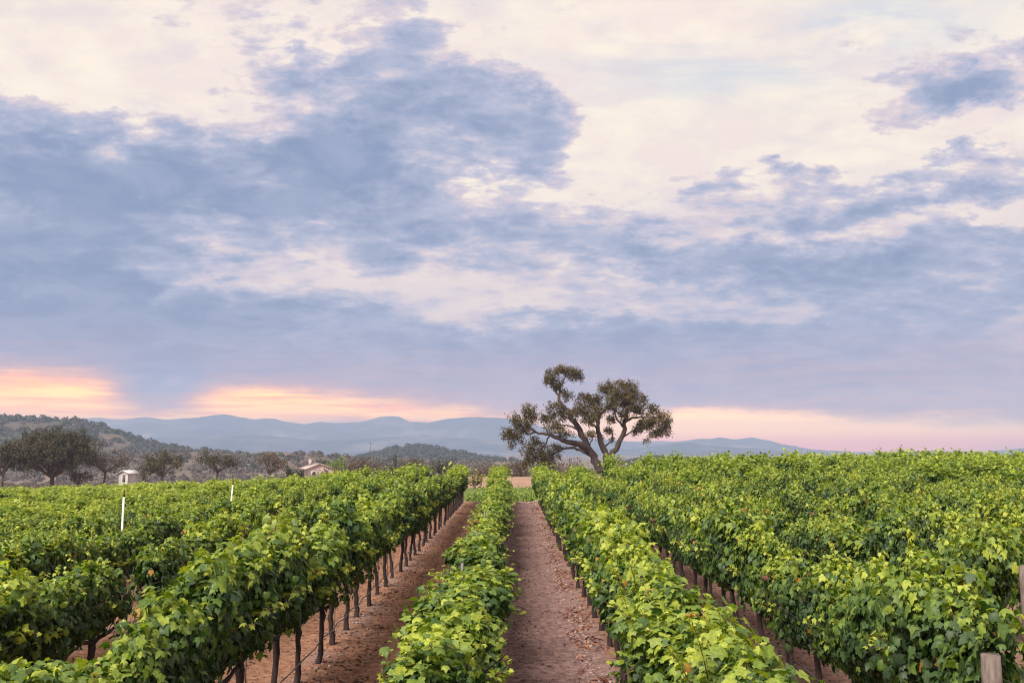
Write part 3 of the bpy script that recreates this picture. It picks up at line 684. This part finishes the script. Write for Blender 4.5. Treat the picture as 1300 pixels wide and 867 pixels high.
limb([(715,560,0),(760,520,2),(770,480,3),(750,440,3)], .18, .05)
limb([(645,545,0),(660,500,-2),(650,470,-2.4)], .10, .04)
limb([(820,500,-1),(870,470,1),(910,440,2),(935,470,2)], .14, .04)
oak = empty('old_oak', (9.5, YO, oz)); oak_l = Vector(oak.location)
def under(o, parent):  # keep world-space mesh under an empty placed at its base
    o.parent = parent; o.location = -Vector(parent.location); return o
under(build(mb, 'trunk', M_obark, None, True), oak)
oc = [(490,135,85,26,.0),(445,185,45,42,0),(560,155,42,28,0),(465,225,34,30,0),(512,262,28,30,0),(530,290,16,16,0),(585,178,18,14,0),(410,175,18,30,0),
 (455,330,42,30,-2),(420,385,52,40,-1.5),(455,440,55,32,-3),(490,370,28,40,-1),(300,355,52,32,-3.5),(330,390,30,40,-3.5),(245,410,48,40,-3.4),(195,480,42,36,-3.4),(215,540,18,22,-3.4),(290,440,50,34,-3.2),(250,500,35,25,-3.2),
 (310,560,42,50,5),(380,585,52,48,5),(450,600,42,44,5),(310,620,50,44,5),(400,640,60,40,5),(470,560,40,26,4),(340,520,46,24,0),(500,480,48,22,-3),(290,650,30,22,5),
 (610,280,50,26,1),(600,345,46,40,-2),(655,305,42,36,1),(640,395,44,34,-2),(690,350,36,40,0),(560,360,24,30,-2),(680,290,30,24,2),
 (735,232,50,32,1),(820,212,76,26,2),(790,265,74,40,-2),(885,225,38,36,0),(850,315,64,46,-1),(765,325,54,36,-3),(925,285,30,36,-1),(905,345,48,36,0),(825,372,44,26,-2),(770,400,30,22,-2),(870,270,50,30,3),
 (985,345,50,34,2),(1035,395,48,52,-2),(975,415,52,40,-1),(1045,460,42,34,-1),(930,430,40,30,2),(955,522,14,16,-1),(1000,470,30,26,-1),(900,470,26,22,2),(1070,430,20,40,-1),
 (750,465,30,22,3),(650,480,30,20,-2),(770,510,22,16,3),(700,500,18,12,3)]
cl = []
for cx, cy, rx, ry, dy in oc:
    s = 1/4.333*YO/F; c = OP(cx, cy, dy); rad = (rx*s*1.08, max(rx, ry)*s*.95, ry*s*1.08); cl.append((c, rad, (.75 if cy > 500 else 1.0)*r.uniform(.8, 1.2)))
V, F_, A = clump_leaves(cl, 2.5, .19, r)
under(new_obj('crown', mesh_np('crown', V, F_, M_oak, {'age': A, 'odd': A*0})), oak)
tag(oak, 'huge old spreading oak with twisted forked trunks standing alone behind the vines', 'oak tree')

def tree(name, label, cat, px, ytop, ybase, wpx, Y_, m, seed, shape='round', dens=.8, lsize=.32, trunk=.3, lean=0.0, bark=None, group='trees beyond the vineyard', nclump=16):
    r = np.random.default_rng(seed); b = P(px, ybase, Y_); hgt = (ybase-ytop)*Y_/F; wid = wpx*Y_/F*(1.2 if name == 'oak_tree' else 1.08); hgt *= 1.06 if name == 'oak_tree' else 1.0
    gz = min(float(terr(b[0], Y_)), b[2]); base = np.array([b[0], Y_, gz]); extra = b[2]-gz
    o = empty(name, tuple(base)); cl = []; mb = MB()
    top = np.array([lean*wid, 0, extra+hgt]); c0 = np.array([lean*wid*.3, 0, extra+hgt*trunk])
    tr_ = max(.10, hgt*.035)
    if shape == 'cypress':
        mb.tube([(0, 0, -.3), (0, 0, hgt*.5+extra), (0, 0, hgt*.9+extra)], [tr_, tr_*.7, .04], 6)
        for i in range(9): t = i/8; cl.append((np.array([r.normal()*.05, r.normal()*.05, extra+hgt*(.1+.85*t)]), (wid*.5*(1.05-t*.75),)*2+(hgt*.10,), 1.5))
    else:
        mb.tube(wander((0, 0, -.3), c0, 5, hgt*.012, r), np.linspace(tr_*1.25, tr_*.85, 5), 8, lump=.06, rg=r)
        for i in range(nclump):
            if shape == 'bush': u = np.array([r.uniform(-1, 1), r.uniform(-.8, .8), r.uniform(.1, .9)]); ctr = np.array([u[0]*wid*.36+lean*wid*u[2], u[1]*wid*.3, extra+hgt*(u[2]*.82)*(1-.45*u[0]**2)])
            else:
                a = r.uniform(0, 2*math.pi); rr = r.uniform(.15, 1)**.6; el_ = r.uniform(0, 1)
                ctr = np.array([math.cos(a)*rr*wid*.38+lean*wid*(.4+.6*el_), math.sin(a)*rr*wid*.36, extra+hgt*(trunk+.08+(.80-trunk)*(1-.62*rr**2)*(.22+.78*el_))])
            s = r.uniform(.13, .21)*wid; cl.append((ctr, (s, s, s*r.uniform(.5, .75)), r.uniform(.7, 1.2)))
            pth = wander(c0*.9 if shape != 'bush' else (0, 0, extra*.8), ctr, 6, hgt*.018, r); mb.tube(pth, np.linspace(tr_*.5, .03+tr_*.06, 6), 5)
    V, F_, A = clump_leaves(cl, dens, lsize, r)
    build(mb, 'trunk', bark or M_tbark, o, True)
    new_obj('crown', mesh_np('crown', V, F_, m, {'age': A, 'odd': A*0}), o)
    tag(o, label, cat, group); return o
T = [
 ('oak_tree', 'large dense round oak tree left of the others behind the vineyard', 'oak tree', 66, 535, 608, 100, 200, M_olive, 1, dict(dens=1.0, nclump=44, trunk=.08)),
 ('oak_tree', 'low dark tree cut by the left frame edge beside the large round oak', 'oak tree', 2, 556, 612, 44, 190, M_olive, 2, dict(dens=1.1, trunk=.2)),
 ('oak_tree', 'lopsided open oak between the large round oak and the white building', 'oak tree', 132, 571, 606, 62, 205, M_dry, 3, dict(dens=.55, trunk=.3, lean=.05)),
 ('oak_tree', 'wind swept oak with crown rising to its right beside the white building', 'oak tree', 205, 573, 605, 54, 205, M_olive, 4, dict(dens=.9, trunk=.15, lean=.06)),
 ('oak_tree', 'open round oak standing alone between the wind swept one and the house', 'oak tree', 276, 570, 605, 46, 205, M_olive, 5, dict(dens=.75, trunk=.25)),
 ('oak_tree', 'bare looking brown oak just left of the dark bush by the house', 'oak tree', 342, 572, 607, 44, 200, M_dry, 6, dict(dens=.5, trunk=.28)),
 ('bush', 'dark green rounded bush directly left of the pink walled house', 'bush', 374, 590, 609, 28, 200, M_dark, 7, dict(shape='bush', dens=1.0)),
 ('tree', 'dark small tree showing over the house roof', 'tree', 407, 581, 600, 15, 245, M_dark, 8, dict(dens=1.0, nclump=10)),
 ('tree', 'bright green leafy tree right behind the house', 'tree', 426, 579, 604, 32, 238, M_fresh, 9, dict(dens=1.1, trunk=.15)),
 ('bush', 'brown leafless thicket hiding the right side of the house', 'bush', 418, 591, 609, 38, 200, M_dry, 10, dict(shape='bush', dens=.7)),
 ('tree', 'tall rounded brown tree right of the bright green tree', 'tree', 461, 579, 609, 48, 205, M_dry, 11, dict(dens=.8, trunk=.15, nclump=22)),
 ('bush', 'olive brown bush between the tall brown tree and the cypress', 'bush', 489, 584, 607, 34, 215, M_olive, 12, dict(shape='bush', dens=.8)),
 ('cypress_tree', 'narrow dark cypress standing among brown trees', 'cypress', 501, 577, 606, 6, 225, M_dark, 13, dict(shape='cypress', dens=1.4, lsize=.25)),
 ('tree', 'wide brown tree with bare twigs right of the cypress', 'tree', 527, 580, 607, 46, 215, M_dry, 14, dict(dens=.75, trunk=.12, nclump=22)),
 ('tree', 'dark dome shaped tree above the left row ends', 'tree', 562, 582, 607, 31, 190, M_dark, 15, dict(dens=1.1, trunk=.1)),
 ('bush', 'straw yellow bush at the far end of the left vine rows', 'bush', 602, 589, 616, 24, 78, M_gold, 16, dict(shape='bush', dens=.9, lsize=.16)),
 ('tree', 'thin greyish bare tree just left of the big oak trunk', 'tree', 728, 579, 600, 24, 175, M_dry, 17, dict(dens=.4, trunk=.2)),
 ('bush', 'greyish bush under the left limbs of the big oak', 'bush', 706, 578, 602, 30, 160, M_dry, 18, dict(shape='bush', dens=.6)),
 ('tree', 'small grey bare tree right of the big oak trunk', 'tree', 789, 576, 600, 16, 200, M_dry, 19, dict(dens=.6, trunk=.2)),
 ('bush', 'dark low bush on the skyline right of the big oak, the larger one', 'bush', 850, 578, 598, 30, 260, M_dark, 20, dict(shape='bush', dens=.9)),
 ('bush', 'dark low bush on the skyline, between the big oak and its larger neighbour', 'bush', 826, 580, 598, 22, 260, M_olive, 21, dict(shape='bush', dens=.8)),
 ('bush', 'brown scrub behind the gap at the far end of the middle path', 'bush', 652, 584, 602, 46, 200, M_dry, 22, dict(shape='bush', dens=.7)),
 ('bush', 'grey brown scrub between the straw yellow bush and the path gap', 'bush', 622, 585, 605, 36, 210, M_dry, 23, dict(shape='bush', dens=.7)),
 ('bush', 'low brown scrub left of the big round oak, near the white building', 'bush', 100, 594, 609, 30, 200, M_dry, 24, dict(shape='bush', dens=.7)),
 ('bush', 'low reddish scrub between the white building and the wind swept oak', 'bush', 182, 596, 607, 16, 200, M_dry, 25, dict(shape='bush', dens=.7)),
]
for nm, lab, ct, px, yt, yb, wp, YY, m, sd_, kw in T: tree(nm, lab, ct, px, yt, yb, wp, YY, m, sd_, **kw)

# woods that cover the far hills
def woods(name, n, xr, D, depth, hf, size, m, seed, label, base_t=(.02, .75), clus=0.0):
    r = np.random.default_rng(seed); x = r.uniform(*xr, n*3); t = r.uniform(*base_t, n*3)
    y = D-t*depth; kq = fbm(x/60, y/60, seed, 3) > clus; x, t, y = x[kq][:n], t[kq][:n], y[kq][:n]; n = len(x)
    z = hf(x, t); Pp, Nn, Sz = [], [], []
    m_ = 46; s = size*r.uniform(.6, 1.25, n)
    u = r.normal(size=(n, m_, 3)); u /= np.linalg.norm(u, axis=2)[..., None]; u[..., 2] = np.abs(u[..., 2])*1.1-.1
    p = np.stack([x, y, z], 1)[:, None]+u*s[:, None, None]*.5*r.uniform(.7, 1.05, (n, m_, 1)); nn = u+r.normal(size=u.shape)*.4
    p = p.reshape(-1, 3); nn = nn.reshape(-1, 3); k = len(p)
    V, F_, kk = leaves(p, nn, r.normal(size=(k, 3)), np.repeat(s, m_)*r.uniform(.16, .32, k), MID, MID_F)
    age = np.clip(np.repeat(r.random(n), m_)*.8+.2*r.random(k), 0, 1)
    tag(new_obj(name, mesh_np(name, V, F_, m, {'age': np.repeat(age, kk), 'odd': np.zeros(len(V))})), label, 'woodland', kind='stuff')
woods('hillside_woods', 1500, (-820, -250), 1250, 420, hillA, 11, M_dark, 71, 'dark woods covering the near left hill', (.0, .6), -.12)
woods('hillside_woods', 700, (-820, -200), 1250, 420, hillA, 9, M_dry, 72, 'brown scrub between the dark woods on the left hill', (.0, .8), -.3)
woods('hillside_woods', 420, (-270, 20), 1500, 420, hillB, 12, M_dark, 73, 'dark trees along the low hill behind the left rows', (.0, .35), -.1)
woods('hillside_woods', 900, (-440, 40), 900, 300, hillC, 8, M_dry, 74, 'brown scrub and bare trees over the low valley rise', (.0, .9), -.2)
woods('hillside_woods', 160, (-440, -60), 900, 300, hillC, 8, M_dark, 75, 'scattered dark trees on the low valley rise', (.0, .5), .1)
woods('hillside_woods', 160, (140, 260), 1100, 260, hillD, 10, M_dark, 76, 'dark trees on the small hill right of the big oak', (.0, .5), -.2)
n = 900; r = np.random.default_rng(77); x = r.uniform(-300, 60, n); y = r.uniform(250, 560, n); s = r.uniform(3, 6.5, n); m_ = 60
u = r.normal(size=(n, m_, 3)); u /= np.linalg.norm(u, axis=2)[..., None]; u[..., 2] = np.abs(u[..., 2])
p = (np.stack([x, y, terr(x, y)], 1)[:, None]+u*s[:, None, None]*.6*r.uniform(.6, 1.05, (n, m_, 1))).reshape(-1, 3); k = len(p)
V, F_, kk = leaves(p, u.reshape(-1, 3)+r.normal(size=(k, 3))*.4, r.normal(size=(k, 3)), np.repeat(s, m_)*r.uniform(.10, .2, k), MID, MID_F)
tag(new_obj('valley_scrub', mesh_np('valley_scrub', V, F_, M_dry, {'age': np.repeat(np.repeat(r.random(n), m_), kk), 'odd': np.zeros(len(V))})), 'brown scrub filling the valley behind the row of oaks', 'scrub', kind='stuff')
# low green growth at the foot of the far path end
n = 2600; x = r.uniform(-3, 6, n); y = np.where(r.random(n) < .45, 59.2+r.normal(size=n)*.3, r.uniform(59, 80, n)); p = np.stack([x, y, terr(x, y)+r.random(n)*np.where(y < 60.3, .55, .16)], 1)
V, F_, kk = leaves(p, r.normal(size=(n, 3))+np.array([0, -.5, 1]), r.normal(size=(n, 3)), r.uniform(.1, .2, n), MID, MID_F)
tag(new_obj('green_cover', mesh_np('green_cover', V, F_, M_fresh, {'age': np.repeat(r.random(n), kk), 'odd': np.zeros(len(V))})), 'low green growth across the far end of the path', 'ground cover', kind='stuff')

# ------------------------------------------------------------------ buildings and a mast
def _wall(c):
    def fn(gg, b):
        n = gg.noise(tcobj(gg), 1.2, 6, .6); gg.L.new(gg.ramp(n, [(.3, tuple(v*.8 for v in c)), (.7, c)]), b.inputs['Base Color'])
    return fn
M_pinkw = mat('pink_stucco', _wall((.50, .41, .39)), .9); M_whitew = mat('white_boards', _wall((.52, .50, .51)), .8)
M_roof = mat('pale_roof_tiles', _wall((.42, .33, .31)), .85); M_glass = mat('dark_window_glass', _wall((.03, .035, .045)), .15, .6)
def house(name, label, px, ypix_base, Y_, wid, dep, eave, rise, wm, rm, chim=True, rz=0.35):
    b = P(px, ypix_base, Y_); gz = float(terr(b[0], b[1]))-.35; o = empty(name, (b[0], b[1], gz), rz); eave += b[2]-gz
    hw, hd = wid/2, dep/2; mb = MB()
    V = [(-hw, -hd, 0), (hw, -hd, 0), (hw, -hd, eave), (0, -hd, eave+rise), (-hw, -hd, eave), (-hw, hd, 0), (hw, hd, 0), (hw, hd, eave), (0, hd, eave+rise), (-hw, hd, eave)]
    mb.add(V, [(0, 5, 9, 4), (1, 2, 7, 6), (0, 1, 2, 4), (5, 9, 7, 6)], [(2, 3, 4), (7, 9, 8)]); build(mb, 'wall', wm, o)
    mb = MB(); ov = .45; th = .18
    for s in (-1, 1):
        sl = rise/hw; ex, ez = s*(hw+ov), eave-ov*sl
        Vr = [(0, -hd-ov, eave+rise+.02), (ex, -hd-ov, ez+.02), (ex, hd+ov, ez+.02), (0, hd+ov, eave+rise+.02)]; Vr = Vr+[(a, b_, c+th) for a, b_, c in Vr]
        mb.add(Vr, [(0, 1, 2, 3), (4, 7, 6, 5), (0, 4, 5, 1), (1, 5, 6, 2), (2, 6, 7, 3), (3, 7, 4, 0)])
    rf = build(mb, 'roof', rm, o)
    if chim: mb = MB(); mb.box((-hw*.45, hd*.2, eave+rise+.35), (.8, .8, 1.7)); mb.box((-hw*.45, hd*.2, eave+rise+1.25), (1.0, 1.0, .14)); build(mb, 'chimney', wm, rf)
    for wx_ in ((-hw*.45, hw*.45) if wid > 5 else ()):
        fr = MB(); fr.box((wx_, -hd-.03, eave-1.1), (1.1, .08, 1.2)); f = build(fr, 'window', M_white, o)
        pn = MB(); pn.box((wx_, -hd-.075, eave-1.1), (.9, .03, 1.0)); build(pn, 'pane', M_glass, f)
    if wid < 5: mb = MB(); mb.box((.2, -hd-.03, eave-1.25), (.8, .06, 1.9)); build(mb, 'door', M_tbark, o)
    tag(o, label, 'house'); return o
house('farmhouse', 'pink walled farmhouse with low gable roof half hidden by brown thicket', 402, 606, 232, 7.2, 12, 2.3, 1.3, M_pinkw, M_roof)
house('shed', 'small white gabled building between two oaks at the left', 163, 606, 225, 2.8, 3.6, 1.1, .6, M_whitew, M_whitew, False, -.3)
p = P(470, 600, 420); q = P(470, 561, 420); z0 = float(terr(p[0], 420)); o = empty('utility_pole', (p[0], 420, z0))
mb = MB(); mb.tube([(0, 0, -.5), (0, 0, (q[2]-z0)*.6), (0, 0, q[2]-z0)], [.22, .18, .13], 8); build(mb, 'pole', M_tbark, o)
mb = MB(); mb.box((0, 0, q[2]-z0-.7), (2.2, .15, .2)); build(mb, 'crossarm', M_tbark, o)
tag(o, 'slender grey utility pole rising above the brown trees near the low hill', 'utility pole')

# ------------------------------------------------------------------ haze
mb = MB(); mb.box((0, 4400, 115), (18400, 10400, 360))
hz = bpy.data.materials.new('air_haze'); hz.use_nodes = True; ht = hz.node_tree; ht.nodes.clear()
pv = ht.nodes.new('ShaderNodeVolumePrincipled'); pv.inputs['Color'].default_value = (.50, .61, .86, 1); pv.inputs['Density'].default_value = HAZE if 'HAZE' in globals() else 2.0e-4
mo = ht.nodes.new('ShaderNodeOutputMaterial'); ht.links.new(pv.outputs[0], mo.inputs['Volume'])
tag(build(mb, 'haze', hz), 'thin blue evening haze in the air over the valley', 'haze', kind='stuff')
